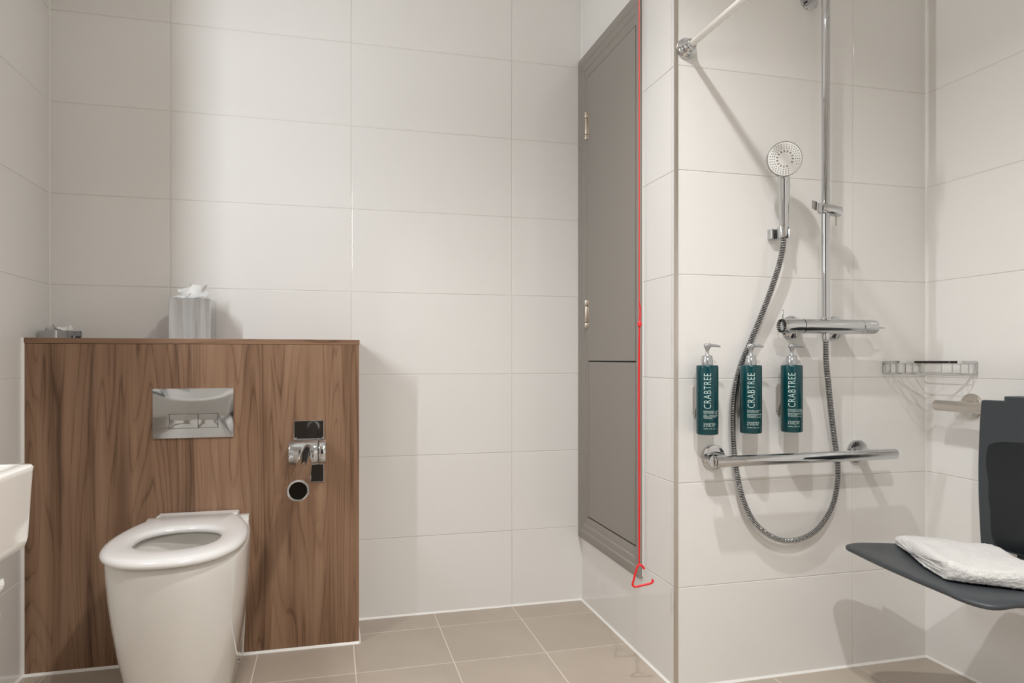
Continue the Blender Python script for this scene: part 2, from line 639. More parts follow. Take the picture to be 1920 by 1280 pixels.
dome(MB(), px0, px1, pz0, pz1, WY, .006, .0013).build('plate', M['chrome'], t, 50)
bz0, bz1 = .7305, .7735
MB().box((-1.1605, WY - .0091, bz0 - .0012), (-1.0178, WY - .006, bz1 + .0012)).build('button_surround', M['gap'], t, 0)
dome(MB(), -1.159, -1.0775, bz0, bz1, WY - .006, .0036, .0006, 10, 6).build('button', M['chrome'], t, 40)
dome(MB(), -1.0755, -1.019, bz0, bz1, WY - .006, .0036, .0006, 10, 6).build('button', M['chrome'], t, 40)

# fold-down support rail
t = thing('fold_down_rail', 'chrome fold-down grab rail pointing out from the walnut panel', 'grab rail', (-.744, WY, .65))
MB().box((-.7895, WY - .006, .668), (-.6945, WY, .7455)).build('wall_plate', M['chrome'], t, 0, .0015)
MB().box((-.7425, WY - .0066, .706), (-.7412, WY - .0055, .7455)).build('plate_seam', M['gap'], t, 0)
MB().box((-.737, WY - .006, .5435), (-.6945, WY, .604)).build('lower_plate', M['chrome'], t, 0, .0015)
MB().box((-.780, WY - .040, .614), (-.700, WY, .690)).build('hinge_block', M['chrome'], t, 0, .004)
MB().cyl((-.802, WY - .046, .6475), (-.712, WY - .046, .6475), .0405, 40, bev=.003).build('hinge_barrel', M['chrome'], t)
MB().cyl((-.711, WY - .046, .6475), (-.688, WY - .046, .6475), .0405, 40, bev=.003).build('hinge_cap', M['chrome'], t)
MB().cyl((-.744, WY - .040, .655), (-.744, -.975, .655), .0215, 40).build('arm', M['chrome'], t)
MB().lathe((-.744, -.970, .655), (0, -1, 0), [(.0214, -.002), (.0225, .002), (.0238, .005), (.0238, .010), (.0215, .0125), (.0195, .0115), (.0193, .0095)], 40, cap0=True, cap1=False).build('end_rim', M['chrome'], t, 50)
MB().lathe((-.744, -.970, .655), (0, -1, 0), [(.0195, .003), (.0195, .0098)], 40).build('end_cap', principled('black_end_cap', (.012, .009, .007), .12), t)  # chrome end disc, coloured black for the dark room it mirrors

# ------------------------------------------------------------------ toilet
TX = -1.0725
N = 72


def toilet_outline(hw, yf, hb, yb=WY - .0006, yc=-.50, e=2.25):
    """closed outline starting at the back right corner, round the front to the back left"""
    pts = []
    ns = 14
    for i in range(ns):
        s = i / ns
        k = s * s * (3 - 2 * s)
        pts.append((TX + hb + (hw - hb) * sin(s * pi / 2) ** .8, yb + (yc - yb) * s))
    nf = N - 2 * ns - 8
    for i in range(nf + 1):
        a = pi * i / nf
        cx, sy = cos(a), sin(a)
        pts.append((TX + hw * math.copysign(abs(cx) ** (2 / e), cx), yc - (yc - yf) * abs(sy) ** (2 / e)))
    for i in range(ns - 1, -1, -1):
        s = i / ns
        pts.append((TX - hb - (hw - hb) * sin(s * pi / 2) ** .8, yb + (yc - yb) * s))
    for i in range(1, 8):
        pts.append((TX - hb + 2 * hb * i / 8, yb))
    return pts


def ring(o, z):
    return [(p[0], p[1], z) for p in o]


t = thing('toilet', 'white back-to-wall toilet with open ring seat', 'toilet', (TX, -.45, 0))
pan = MB()
prof = [(0.0, .124, -.650, .1275), (.03, .128, -.658, .1285), (.10, .139, -.678, .131), (.18, .1525, -.704, .134), (.26, .1625, -.726, .1375), (.33, .1685, -.743, .140),
        (.39, .1715, -.754, .142), (.422, .1720, -.758, .143), (.434, .1705, -.756, .1425), (.439, .166, -.750, .140)]
rings = [ring(toilet_outline(hw, yf, hb, yc=-.46 - .04 * z / .43), z) for z, hw, yf, hb in prof]
base_o = toilet_outline(.165, -.749, .139)


def egg(rx, ry, cy, z):
    out = []
    for x, y in base_o:
        a = atan2((y + .50) / .25, (x - TX) / .165)
        out.append((TX + rx * cos(a), cy + ry * sin(a), z))
    return out


rings += [egg(.135, .195, -.535, .439), egg(.122, .178, -.54, .432), egg(.118, .172, -.54, .40), egg(.114, .163, -.535, .36), egg(.095, .135, -.525, .30), egg(.065, .09, -.51, .25), egg(.045, .05, -.50, .22)]
pan.loft(rings)
pan.box((TX - .1475, WY - .026, .375), (TX + .1475, WY - .0006, .4515))
pan.build('pan', M['ceramic'], t, 50)
# seat ring
so = toilet_outline(.1735, -.776, .112, -.250, -.535, 2.3)
so_in = toilet_outline(.1695, -.771, .109, -.254, -.535, 2.3)
so_top = toilet_outline(.156, -.757, .098, -.266, -.535, 2.3)
so_mid = toilet_outline(.1745, -.777, .113, -.249, -.535, 2.3)


def hole(rx, ry, z, cy=-.538):
    out = []
    for x, y in so:
        a = atan2((y + .535) / .26, (x - TX) / .1735)
        c, s = cos(a), sin(a)
        e = 2 / 2.3
        yy = cy + ry * math.copysign(abs(s) ** e, s) * (1.0 if s < 0 else 1.0)
        out.append((TX + rx * math.copysign(abs(c) ** e, c), yy, z))
    return out


MB().loft([ring(so_in, .4455), ring(so, .4485), ring(so_mid, .4555), ring(so_in, .4630), ring(so_top, .4675), hole(.125, .142, .4665), hole(.112, .128, .4630), hole(.106, .122, .457), hole(.107, .123, .449), hole(.115, .131, .4455)], closed=True).build('seat', M['seat_plastic'], t, 60)
MB().box((TX - .115, -.268, .4435), (TX + .118, -.2145, .4665)).build('seat_hinge', M['seat_plastic'], t, 0, .004, 3)
MB().lathe((TX + .1265, -.335, .03), (1, 0, 0), [(.0085, -.004), (.0085, .002), (.006, .0055), (.002, .007)], 20).build('fixing_cap', M['chrome'], t)
MB().prism([(TX + .126, 0.0), (TX + .1295, 0.0), (TX + .1445, .376), (TX + .141, .376)], 'y', WY - .003, WY).build('sealant_bead', M['sealant'], t, 0)

# ------------------------------------------------------------------ things on the walnut top


def tissue_sheet(mb, cx, cy, z, w, h, seed, n=26):
    rnd = random.Random(seed)
    ph = [rnd.uniform(0, 6.28) for _ in range(6)]
    rings = []
    for j in range(n):
        s = j / (n - 1)
        row = []
        for i in range(n):
            a = 2 * pi * i / n
            rad = (0.25 + 0.75 * s ** .8) * (1 + .35 * sin(3 * a + ph[0] + 2 * s) * s + .22 * sin(5 * a + ph[1] - 3 * s) * s + .12 * sin(9 * a + ph[2]) * s)
            zz = z + h * s * (1 + .30 * sin(2 * a + ph[3]) * s + .16 * sin(5 * a + ph[4]) * s) + .002 * sin(11 * a + 9 * s)
            row.append((cx + w * rad * cos(a) * .5 + .012 * s * sin(ph[5]), cy + w * .55 * rad * sin(a) * .5, zz))
        rings.append(row)
    return mb.loft(rings, cap0=True, cap1=False)


t = thing('tissue_box', 'tall chrome cube tissue box with white tissue pulled up', 'tissue box', (-1.11, -.105, WZ))
bx0, bx1, by0, by1, bz = -1.172, -1.049, -.168, -.042, 1.1405
b = MB()
o = 0.004
for lo, hi in (((bx0, by0, WZ), (bx1, by0 + o, bz)), ((bx0, by1 - o, WZ), (bx1, by1, bz)), ((bx0, by0 + o, WZ), (bx0 + o, by1 - o, bz)), ((bx1 - o, by0 + o, WZ), (bx1, by1 - o, bz))):
    b.box(lo, hi)
mt = principled('chromed_plastic', (.60, .61, .63), .05, 1.0)
_tc, _mp, _nz, _bp = nd(mt, 'ShaderNodeTexCoord'), nd(mt, 'ShaderNodeMapping'), nd(mt, 'ShaderNodeTexNoise'), nd(mt, 'ShaderNodeBump')
_mp.inputs['Scale'].default_value = (26, 26, 3)
_nz.inputs['Scale'].default_value = 1.0
_nz.inputs['Detail'].default_value = 0.0
_bp.inputs['Strength'].default_value = 0.28
_bp.inputs['Distance'].default_value = 0.012
lk(mt, _tc.outputs['Object'], _mp.inputs[0])
lk(mt, _mp.outputs[0], _nz.inputs['Vector'])
lk(mt, _nz.outputs['Fac'], _bp.inputs['Height'])
lk(mt, _bp.outputs['Normal'], mt.node_tree.nodes['Principled BSDF'].inputs['Normal'])
b.build('sleeve', mt, t, 0, .0015, 3)
b = MB()
b.box((bx0 + o, by0 + o, bz - .005), (bx0 + .045, by1 - o, bz - .001)).box((bx1 - .045, by0 + o, bz - .005), (bx1 - o, by1 - o, bz - .001))
b.box((bx0 + .045, by0 + o, bz - .005), (bx1 - .045, by0 + .042, bz - .001)).box((bx0 + .045, by1 - .042, bz - .005), (bx1 - .045, by1 - o, bz - .001))
b.build('lid', M['chrome'], t, 0)
tissue_sheet(MB(), -1.112, -.105, bz - .006, .085, .044, 3).build('tissue', M['tissue'], t, 70)
tissue_sheet(MB(), -1.138, -.105, bz - .006, .066, .018, 8).build('tissue', M['tissue'], t, 70)

t = thing('soap_dish', 'low chrome dish with crumpled white tissue in the corner', 'dish', (-1.485, -.11, WZ))
ang = radians(-38)


def rot2(p, c):
    return (c[0] + p[0] * cos(ang) - p[1] * sin(ang), c[1] + p[0] * sin(ang) + p[1] * cos(ang))


cc = (-1.4985, -.105)
ol = [rot2(p, cc) for p in rounded([(-.044, -.044), (.044, -.044), (.044, .044), (-.044, .044)], .005)]
il = [rot2(p, cc) for p in rounded([(-.0405, -.0405), (.0405, -.0405), (.0405, .0405), (-.0405, .0405)], .004)]
MB().loft([ring(ol, WZ), ring(ol, WZ + .0245), ring(il, WZ + .0245), ring(il, WZ + .004)]).build('tray', M['chrome'], t, 40)
tissue_sheet(MB(), cc[0] + .0, cc[1], WZ + .004, .066, .030, 5).build('tissue', M['tissue'], t, 70)

# ------------------------------------------------------------------ grey service cupboard in the return wall
CZ0, CZ1, CY0, CY1 = .253, 2.110, -.0025, -.556
FX = XS - .016


def frame_profile(inner):
    # distance across the board from its outer edge -> height proud of the wall
    w = inner
    return [(0, 0), (0, .0150), (.004, .016), (w * .34, .016), (w * .40, .0125), (w * .62, .0115), (w * .68, .0075), (w * .94, .0065), (w, .004), (w, 0)]


t = thing('service_cupboard', 'tall grey painted cupboard door set in the tiled return wall', 'cupboard', (XS, -.28, CZ0))
wl, wr, wb, wt = .078, .038, .088, .088


def board(name, p_outer0, p_inner0, p_outer1, p_inner1, w):
    """moulded board whose end sections are mitred between outer and inner corners (y, z)"""
    rings = []
    for po, pi_ in ((p_outer0, p_inner0), (p_outer1, p_inner1)):
        r = []
        for d, h in frame_profile(w):
            k = d / w
            r.append((XS - h, po[0] + (pi_[0] - po[0]) * k, po[1] + (pi_[1] - po[1]) * k))
        rings.append(r)
    MB().loft(rings).build(name, M['grey_paint'], t, 30)


O = [(CY0, CZ0), (CY0, CZ1), (CY1, CZ1), (CY1, CZ0)]
I = [(CY0 - wl, CZ0 + wb), (CY0 - wl, CZ1 - wt), (CY1 + wr, CZ1 - wt), (CY1 + wr, CZ0 + wb)]
board('frame_side', O[0], I[0], O[1], I[1], wl)
board('frame_head', O[1], I[1], O[2], I[2], wt)
board('frame_side', O[2], I[2], O[3], I[3], wr)
board('frame_sill', O[3], I[3], O[0], I[0], wb)
yA, yB, zA, zB, zS = I[0][0], I[2][0], I[0][1], I[1][1], .938
MB().box((XS - .0012, yB, zA), (XS - .0002, yA, zB)).build('dark_rebate', M['gap'], t, 0)
MB().box((XS - .0072, yB + .003, zS + .002), (XS - .0014, yA - .003, zB - .004)).build('upper_door', M['grey_paint'], t, 0, .001)
MB().box((XS - .0060, yB + .003, zA + .005), (XS - .0014, yA - .013, zS - .003)).build('lower_door', M['grey_paint'], t, 0, .001)
MB().box((XS - .0068, yA - .0115, zA + .003), (XS - .0014, yA - .001, zS + .001)).build('door_stop', M['grey_paint'], t, 0, .0005)
for hz in (1.835, 1.118):
    hh = .052
    hx, hy = XS - .0125, yA - .003
    prof = []
    k = MB()
    for a, c, r in ((-hh, -hh * .66, .0062), (-hh * .62, hh * .56, .0052), (hh * .60, hh, .0062)):
        k.cyl((hx, hy, hz + a), (hx, hy, hz + c), r, 16, bev=.0008)
    hg = k.build('hinge', M['steel_hinge'], t)
    MB().cyl((hx, hy, hz - hh * .97), (hx, hy, hz + hh * .97), .0035, 12).build('pin', M['gap'], hg)
    MB().box((XS - .0086, hy - .018, hz - hh), (XS - .0070, hy - .001, hz + hh)).build('leaf', M['steel_hinge'], hg, 0, .0004)
TR[0] += 1
structure(MB().box((XS - .003, CY1 - .0055, CZ0 + .004), (XS - .0, CY1 - .0005, CZ1)).build('trim_%d' % TR[0], M['sealant'], None, 0, .001))
TR[0] += 1
structure(MB().box((XS - .010, -.0022, CZ0 - .002), (XS - .0, -.0002, CZ1)).build('trim_%d' % TR[0], M['sealant'], None, 0))

# ------------------------------------------------------------------ red emergency pull cord
KX, KY = .171, -.771
t = thing('emergency_cord', 'red emergency pull cord with triangular handle beside the grey cupboard', 'pull cord', (KX, KY, CEIL))
MB().lathe((KX, KY, CEIL), (0, 0, -1), [(.042, 0), (.042, .022), (.036, .032), (.010, .036), (.004, .042)], 32).build('ceiling_switch', M['seat_plastic'], t)
MB().tube([(KX, KY, CEIL - .036), (KX, KY, 1.8), (KX + .0004, KY, 1.4), (KX, KY, 1.044)], .0016, 8).build('cord', M['red'], t)
lpn = [(KX, KY, 1.045), (KX + .003, KY, 1.06), (KX + .005, KY, 1.078), (KX + .003, KY, 1.095), (KX, KY, 1.112)]
MB().tube(catmull(lpn, 5), .0014, 8).build('knot_loop', M['red'], t)
MB().lathe((KX + .001, KY, 1.0365), (0, 0, 1), [(.002, 0), (.0055, .003), (.0062, .009), (.0045, .015), (.002, .018)], 16).build('connector', M['red'], t)
MB().tube([(KX - .0005, KY, 1.038), (KX - .0030, KY, .85), (KX - .0016, KY, .60), (KX - .001, KY, .362)], .0014, 8).build('cord', M['red'], t)
MB().tube([(KX + .0015, KY, 1.038), (KX + .0014, KY + .001, .85), (KX + .0022, KY, .60), (KX + .001, KY, .362)], .0014, 8).build('cord', M['red'], t)
hp = [(KX + .0135, KY - .004, .3520), (KX + .008, KY - .0025, .3615), (KX + .000, KY, .3640), (KX - .006, KY + .001, .3570), (KX - .0105, KY + .002, .342), (KX - .0165, KY + .003, .318), (KX - .0185, KY + .004, .3085), (KX - .0130, KY + .003, .3025),
      (KX + .000, KY - .001, .3045), (KX + .018, KY - .006, .3090), (KX + .031, KY - .010, .3125), (KX + .0365, KY - .011, .3175), (KX + .0345, KY - .010, .3235)]
MB().tube(catmull(hp, 5), .0031, 12).build('handle', M['red'], t)

# ------------------------------------------------------------------ shower curtain rail
t = thing('curtain_rail', 'pale straight shower curtain rail with domed chrome wall socket', 'rail', (.326, YS, 1.84))
fx, fz = .316, 1.838
MB().lathe((fx, YS, fz), (0, -1, 0), [(.0300, 0), (.0305, .004), (.0300, .007), (.027, .012), (.0225, .016), (.0215, .018), (.0205, .024), (.0165, .030), (.0135, .032), (.0125, .040), (.0100, .040)], 40).build('wall_socket', M['chrome'], t, 30)
MB().cyl((fx, YS - .012, fz), (fx, YF, fz), .0095, 20).build('rod', principled('white_rail', (.74, .72, .68), .18, .25), t)

# ------------------------------------------------------------------ shower column
RX, RY = .7305, -.843
t = thing('shower_column', 'chrome thermostatic bar valve with riser pipe and overhead shower', 'shower', (RX, RY, 1.04))
VZ = 1.0415
MB().cyl((RX, RY, VZ + .018), (RX, RY, 2.10), .0118, 24).build('riser_pipe', M['chrome'], t)
MB().lathe((.650, RY, VZ), (1, 0, 0), [(.0212, .0005), (.0214, .003), (.0214, .197), (.0212, .1995)], 40).build('valve_body', M['chrome'], t, 30)
MB().lathe((.6492, RY, VZ), (-1, 0, 0), [(.0205, 0), (.0214, .0012), (.0214, .050), (.0206, .058), (.0195, .064), (.0185, .0655)], 40).build('flow_handle', M['chrome'], t, 30)
kn = MB()
for i in range(18):
    a = 2 * pi * i / 18
    c = Vector((.5845, RY + .0175 * sin(a), VZ + .0175 * cos(a)))
    kn.cyl(c + Vector((-.006, 0, 0)), c + Vector((.010, 0, 0)), .0021, 6)
kn.build('grip_ridges', M['gap'], t)['kind'] = 'stuff'
MB().cyl((.586, RY, VZ + .012), (.586, RY, VZ + .046), .0026, 12, bev=.0006).build('lever_pin', M['chrome'], t)
MB().lathe((.8508, RY, VZ), (1, 0, 0), [(.0205, 0), (.0214, .0012), (.0214, .044), (.0205, .050), (.0185, .053)], 40).build('temperature_handle', M['chrome'], t, 30)
MB().cyl((.898, RY - .006, VZ - .002), (.927, RY - .010, VZ - .002), .0026, 12, bev=.0006).build('lever_pin', M['chrome'], t)
for x in (.664, .814):
    MB().lathe((x, YS, VZ - .001), (0, -1, 0), [(.0355, 0), (.0355, .004), (.032, .010), (.019, .0155), (.0165, .022), (.0165, .070)], 36, cap1=False).build('wall_flange', M['chrome'], t, 30)
MB().cyl((RX, RY, VZ - .016), (RX, RY, VZ - .043), .0105, 24, bev=.001).build('hose_outlet', M['chrome'], t)
MB().cyl((RX, RY, VZ + .016), (RX, RY, VZ + .026), .0150, 24, bev=.002).build('riser_collar', M['chrome'], t)
MB().lathe((RX - .004, YS, 2.030), (0, -1, 0), [(.030, 0), (.030, .005), (.028, .007), (.013, .008), (.013, .057)], 36).build('top_bracket', M['chrome'], t, 30)
MB().cyl((RX, RY, 2.008), (RX, RY, 2.052), .0165, 24, bev=.002).build('top_clamp', M['chrome'], t)
arm = [(RX, RY, 2.09), (RX, RY - .01, 2.125), (RX, RY - .04, 2.15), (RX, RY - .10, 2.158), (RX, RY - .33, 2.158), (RX, RY - .355, 2.150), (RX, RY - .36, 2.125)]
MB().tube(catmull(arm, 5), .0112, 20).build('overhead_arm', M['chrome'], t)
MB().lathe((RX, RY - .36, 2.13), (0, 0, -1), [(.014, 0), (.016, .008), (.03, .014), (.105, .021), (.110, .026), (.110, .032), (.106, .034)], 48).build('overhead_head', M['chrome'], t, 30)
# slider on the riser with its forked hand shower holder
sl = MB()
sl.cyl((RX - .018, RY, 1.3875), (RX + .045, RY - .004, 1.378), .0165, 28, bev=.002)
sl.build('slider', M['chrome'], t, 30)
fk = MB()
for a0 in range(1):
    pts = []
    cx, cy, cz = RX - .040, RY - .008, 1.391
    rings_ = []
    for h in (-.0125, .0125):
        outer = [(cx + .0175 * cos(a), cy + .0175 * sin(a)) for a in [radians(d) for d in range(-150, 91, 15)]]
        inner = [(cx + .0125 * cos(a), cy + .0125 * sin(a)) for a in [radians(d) for d in range(90, -151, -15)]]
        rings_.append([(x, y, cz + h + (x - cx) * -.25 + (y - cy) * .5) for x, y in outer + inner])
    fk.loft(rings_)
fk.build('holder_fork', M['chrome'], t, 40)
MB().cyl((RX + .034, RY - .003, 1.366), (RX + .034, RY - .003, 1.338), .0026, 10).build('lock_pin', M['satin'], t)

# hand shower in its own wall bracket
t = thing('hand_shower', 'round chrome hand shower head with white spray face', 'hand shower', (.606, -.80, 1.31))
hb_, ht_ = Vector((.609, -.816, 1.306)), Vector((.589, -.844, 1.466))
MB().tube([hb_ + (ht_ - hb_) * k for k in (0, .04, .3, .6, .85, 1.0)], [.0100, .0118, .0132, .0146, .0168, .0160], 24).build('handle', M['chrome'], t)
hc = Vector((.570, -.872, 1.512))
nrm = Vector((-.36, -.90, -.13)).normalized()
MB().lathe(hc, nrm, [(.012, -.026), (.030, -.022), (.044, -.014), (.0490, -.004), (.0490, .003), (.0470, .0050), (.0462, .0042)], 48).build('head', M['chrome'], t, 40)
MB().tube([ht_ - (ht_ - hb_) * .03, ht_ + (hc - nrm * .014 - ht_) * .45 + Vector((0, .004, 0)), hc - nrm * .014], [.0150, .0165, .019], 20).build('neck', M['chrome'], t)
MB().lathe(hc, nrm, [(.0455, .0035), (.0455, .0052), (.040, .0060)], 48).build('spray_face', M['spray_face'], t, 40)
nz = MB()
uu = nrm.cross(Vector((0, 0, 1))).normalized()
vv = uu.cross(nrm)
for rad, cnt, sz, ln in ((.0405, 34, .0013, 1), (.0350, 30, .0013, 1), (.0295, 26, .0013, 1), (.0215, 15, .0017, 1.9)):
    for i in range(cnt):
        a = 2 * pi * i / cnt
        d = math.degrees(a) % 360
        if 292 < d < 335:
            continue
        c = hc + nrm * .0058 + (uu * -cos(a) + vv * sin(a)) * rad
        e1 = (uu * -cos(a) + vv * sin(a)) * sz * ln
        e2 = (uu * sin(a) + vv * cos(a)) * sz
        nz.loft([[c + e1 + e2, c - e1 + e2, c - e1 - e2, c + e1 - e2], [c + nrm * .0012 + (e1 + e2) * .7, c + nrm * .0012 + (e2 - e1) * .7, c + nrm * .0012 - (e1 + e2) * .7, c + nrm * .0012 + (e1 - e2) * .7]])
nz.build('spray_nozzles', M['nozzle'], t, 0)['kind'] = 'stuff'

t = thing('hand_shower_bracket', 'small square chrome wall bracket holding the hand shower', 'bracket', (.606, YS, 1.32))
MB().box((.583, YS - .020, 1.300), (.615, YS, 1.330)).build('wall_block', M['chrome'], t, 0, .0015)
bk = []
cx, cy = .609, -.8165
for h, dx in ((1.300, .0), (1.331, -.002)):
    outer = [(cx + dx + .0165 * cos(a), cy + .0165 * sin(a)) for a in [radians(d) for d in range(-60, 241, 15)]]
    inner = [(cx + dx + .0118 * cos(a), cy + .0118 * sin(a)) for a in [radians(d) for d in range(240, -61, -15)]]
    bk.append([(x, y, h) for x, y in outer + inner])
MB().loft(bk).build('holder_ring', M['chrome'], t, 40)

# ribbed hose
HP = [(0.7305, -0.843, 1.004), (0.7305, -0.843, 0.985), (0.736, -0.838, 0.935), (0.75, -0.83, 0.872), (0.771, -0.815, 0.791), (0.792, -0.803, 0.71), (0.806, -0.8, 0.637), (0.806, -0.8, 0.572), (0.787, -0.8, 0.501), (0.74, -0.8, 0.44),
      (0.685, -0.8, 0.413), (0.63, -0.8, 0.409), (0.576, -0.8, 0.426), (0.523, -0.8, 0.468), (0.488, -0.797, 0.532), (0.47, -0.795, 0.602), (0.46, -0.793, 0.672), (0.4565, -0.791, 0.749), (0.463, -0.786, 0.834), (0.485, -0.7826, 0.919),
      (0.519, -0.790, 1.005), (0.554, -0.798, 1.091), (0.584, -0.806, 1.177), (0.603, -0.812, 1.247), (0.6095, -0.816, 1.306)]
pitch = .0050
path = resample(catmull(HP, 24), pitch / 6)
hose = MB()
seg = 14
P_ = path
u = Vector((0, 1, 0))
rings = []
radii = [.0064, .0086, .0093, .0093, .0086, .0064]
for i in range(len(P_)):
    d = (P_[min(i + 1, len(P_) - 1)] - P_[max(i - 1, 0)]).normalized()
    u = (u - d * u.dot(d)).normalized()
    w = d.cross(u)
    r = radii[i % 6]
    rings.append([P_[i] + (u * cos(2 * pi * k / seg) + w * sin(2 * pi * k / seg)) * r for k in range(seg)])
hose.loft(rings)
for i in range(len(rings) - 1):
    if i % 6 in (0, 5):
        for k in range(seg):
            hose.m[i * seg + k] = 1
tag(hose.build('shower_hose', [M['chrome'], M['hose_groove']], None, 60), 'ribbed chrome shower hose hanging in a loop behind the grab bar', 'hose')

# ------------------------------------------------------------------ pump bottles and their brackets
BOT = [(.3565, 'teal shower gel pump bottle, leftmost of the three on the tiles'), (.4965, 'teal shampoo pump bottle in the middle, partly over the hose'), (.6315, 'teal conditioner pump bottle below the valve handle, nearest the riser')]
BLBL = ['grey wall bracket behind the shower gel bottle', 'grey wall bracket behind the shampoo bottle', 'grey wall bracket behind the conditioner bottle']
LINES = [[('REFRESHING / LIME', .0034), ('SHOWER GEL', .0044), ('', .002), ('GEL DOUCHE', .0044), ('RAFRAICHISSANT', .0030), ('TONIQUE', .0034)],
         [('GINGER / LIGHT', .0034), ('SHAMPOO', .0044), ('', .002), ('SHAMPOOING', .0044), ('VITALISANT', .0030), ('TONIQUE DOUX', .0034)],
         [('REVIVING / LIGHT', .0034), ('CONDITIONER', .0044), ('', .002), ('REVITALISANT', .0044), ('VITALISANT', .0030), ('TONIQUE DOUX', .0034)]]
BY, BR, BZ0, BZ1 = -.821, .0305, .7335, .9285


def text_geo(body):
    c = bpy.data.curves.new('lettering', 'FONT')
    c.body = body
    c.size = 1.0
    c.space_character = 1.12
    c.resolution_u = 2
    c.offset = -0.013 if body == 'CRABTREE' else 0.0
    o = bpy.data.objects.new('lettering', c)
    COL.objects.link(o)
    bpy.context.view_layer.update()
    dg = bpy.context.evaluated_depsgraph_get()
    me = bpy.data.meshes.new_from_object(o.evaluated_get(dg))
    bm = bmesh.new()
    bm.from_mesh(me)
    for axis, step in ((0, .11), (1, .11)):
        lo = min(v.co[axis] for v in bm.verts)
        hi = max(v.co[axis] for v in bm.verts)
        n = max(1, int((hi - lo) / step))
        if n > 60:
            n = 60
        no = Vector((1, 0, 0)) if axis == 0 else Vector((0, 1, 0))
        for i in range(1, n):
            bmesh.ops.bisect_plane(bm, geom=bm.verts[:] + bm.edges[:] + bm.faces[:], plane_co=no * (lo + (hi - lo) * i / n), plane_no=no)
    bm.to_mesh(me)
    bm.free()
    vs = [tuple(v.co) for v in me.vertices]
    fs = [tuple(p.vertices) for p in me.polygons]
    bpy.data.objects.remove(o)
    bpy.data.meshes.remove(me)
    bpy.data.curves.remove(c)
    x0, x1 = min(v[0] for v in vs), max(v[0] for v in vs)
    return [(v[0] - x0, v[1]) for v in vs], fs, x1 - x0


TXT = {}


def text_cached(s):
    if s not in TXT:
        TXT[s] = text_geo(s)
    return TXT[s]


def wrap(cx, ang, h):
    r = BR + .00035
    return (cx + r * sin(ang), BY - r * cos(ang), h)


def lettering(cx, lines):
    mb = MB()
    # the side of the bottle that faces the camera's part of the room
    a0 = atan2(-0.6764 - cx, 2.5966 + BY)
    left = a0 - .33
    # big word reading upwards
    vs, fs, L = text_cached('CRABTREE')
    H = .0985
    k = H / L
    kx = .0205 / .70
    zb = .8075
    mb.add([wrap(cx, left + (.0205 - v[1] * kx) / BR, zb + v[0] * k) for v in vs], fs)
    z = .8025
    for s, hgt in lines:
        z -= hgt * 1.12
        if s:
            vs, fs, L = text_cached(s)
            k = hgt / .74
            mb.add([wrap(cx, left + v[0] * k * 1.08 / BR, z + v[1] * k) for v in vs], fs)
    z -= .0105
    for s, hgt in (('CRABTREE ', .0046), ('& EVELYN', .0046), ('', .003), ('300ML/10FL.OZ', .0032)):
        z -= hgt * 1.22
        if s:
            vs, fs, L = text_cached(s)
            k = hgt / .74
            mb.add([wrap(cx, left + v[0] * k * 1.08 / BR, z + v[1] * k) for v in vs], fs)
    return mb


for i, (bx, lab) in enumerate(BOT):
    t = thing('pump_bottle', lab, 'bottle', (bx, BY, BZ0), 'teal pump bottles on the shower wall')
    MB().lathe((bx, BY, BZ0), (0, 0, 1), [(.0260, 0), (.0295, .0012), (BR, .004), (BR, .190), (.0298, .1935), (.0282, .195), (.014, .1953)], 48).build('body', M['green'], t, 50)
    lettering(bx, LINES[i]).build('lettering', M['print'], t, 0)
    MB().lathe((bx, BY, BZ1 - .001), (0, 0, 1), [(.0155, 0), (.0157, .006), (.0152, .018), (.0140, .020), (.0136, .027), (.0125, .0285)], 28).build('collar', M['silver_plastic'], t, 30)
    MB().lathe((bx, BY, BZ1 + .026), (0, 0, 1), [(.0085, 0), (.0050, .006), (.0046, .014), (.0062, .020), (.0095, .0245), (.0100, .031), (.0085, .0345), (.004, .036)], 24).build('pump_stem', M['silver_plastic'], t, 40)
    pz = BZ1 + .0555
    MB().tube([(bx + .004, BY, pz + .001), (bx + .016, BY - .001, pz + .0005), (bx + .029, BY - .002, pz - .0005), (bx + .039, BY - .003, pz - .0028)], [.0062, .0043, .0034, .0026], 14).build('spout', M['silver_plastic'], t)
    t = thing('bottle_bracket', BLBL[i], 'bracket', (bx, YS, .83), 'brackets behind the pump bottles')
    pr = [(YS, .782), (YS - .004, .782), (YS - .008, .80), (YS - .0165, .815), (YS - .0175, .84), (YS - .014, .868), (YS - .010, .874), (YS, .874)]
    MB().prism(pr, 'x', bx - .016, bx + .016).build('clip', M['bracket'], t, 40, .001)
    MB().box((bx - .020, YS - .003, .790), (bx + .020, YS, .866)).build('back_plate', M['bracket'], t, 0, .001)

# ------------------------------------------------------------------ grab rails


def rosette(o, n, r=.0365):
    return MB().lathe(o, n, [(r, 0), (r, .006), (r - .0015, .0085), (r - .004, .0095), (.015, .0100)], 40)


t = thing('grab_bar', 'horizontal chrome grab bar on the shower wall under the bottles', 'grab bar', (.65, YS, .66))
GY, GZ = -.853, .6605
MB().cyl((.362, GY, GZ - .001), (.967, GY, GZ + .001), .0158, 32, bev=.002).build('bar', M['chrome'], t)
for x in (.402, .898):
    r_ = rosette((x, YS, GZ), (0, -1, 0)).build('wall_flange', M['chrome'], t, 30)
    MB().cyl((x, YS - .008, GZ), (x, GY + .004, GZ), .0145, 28).build('post', M['chrome'], t)
MB().cyl((.3605, GY, GZ), (.354, GY, GZ), .0160, 32, bev=.002).build('end_cap', M['chrome'], t)

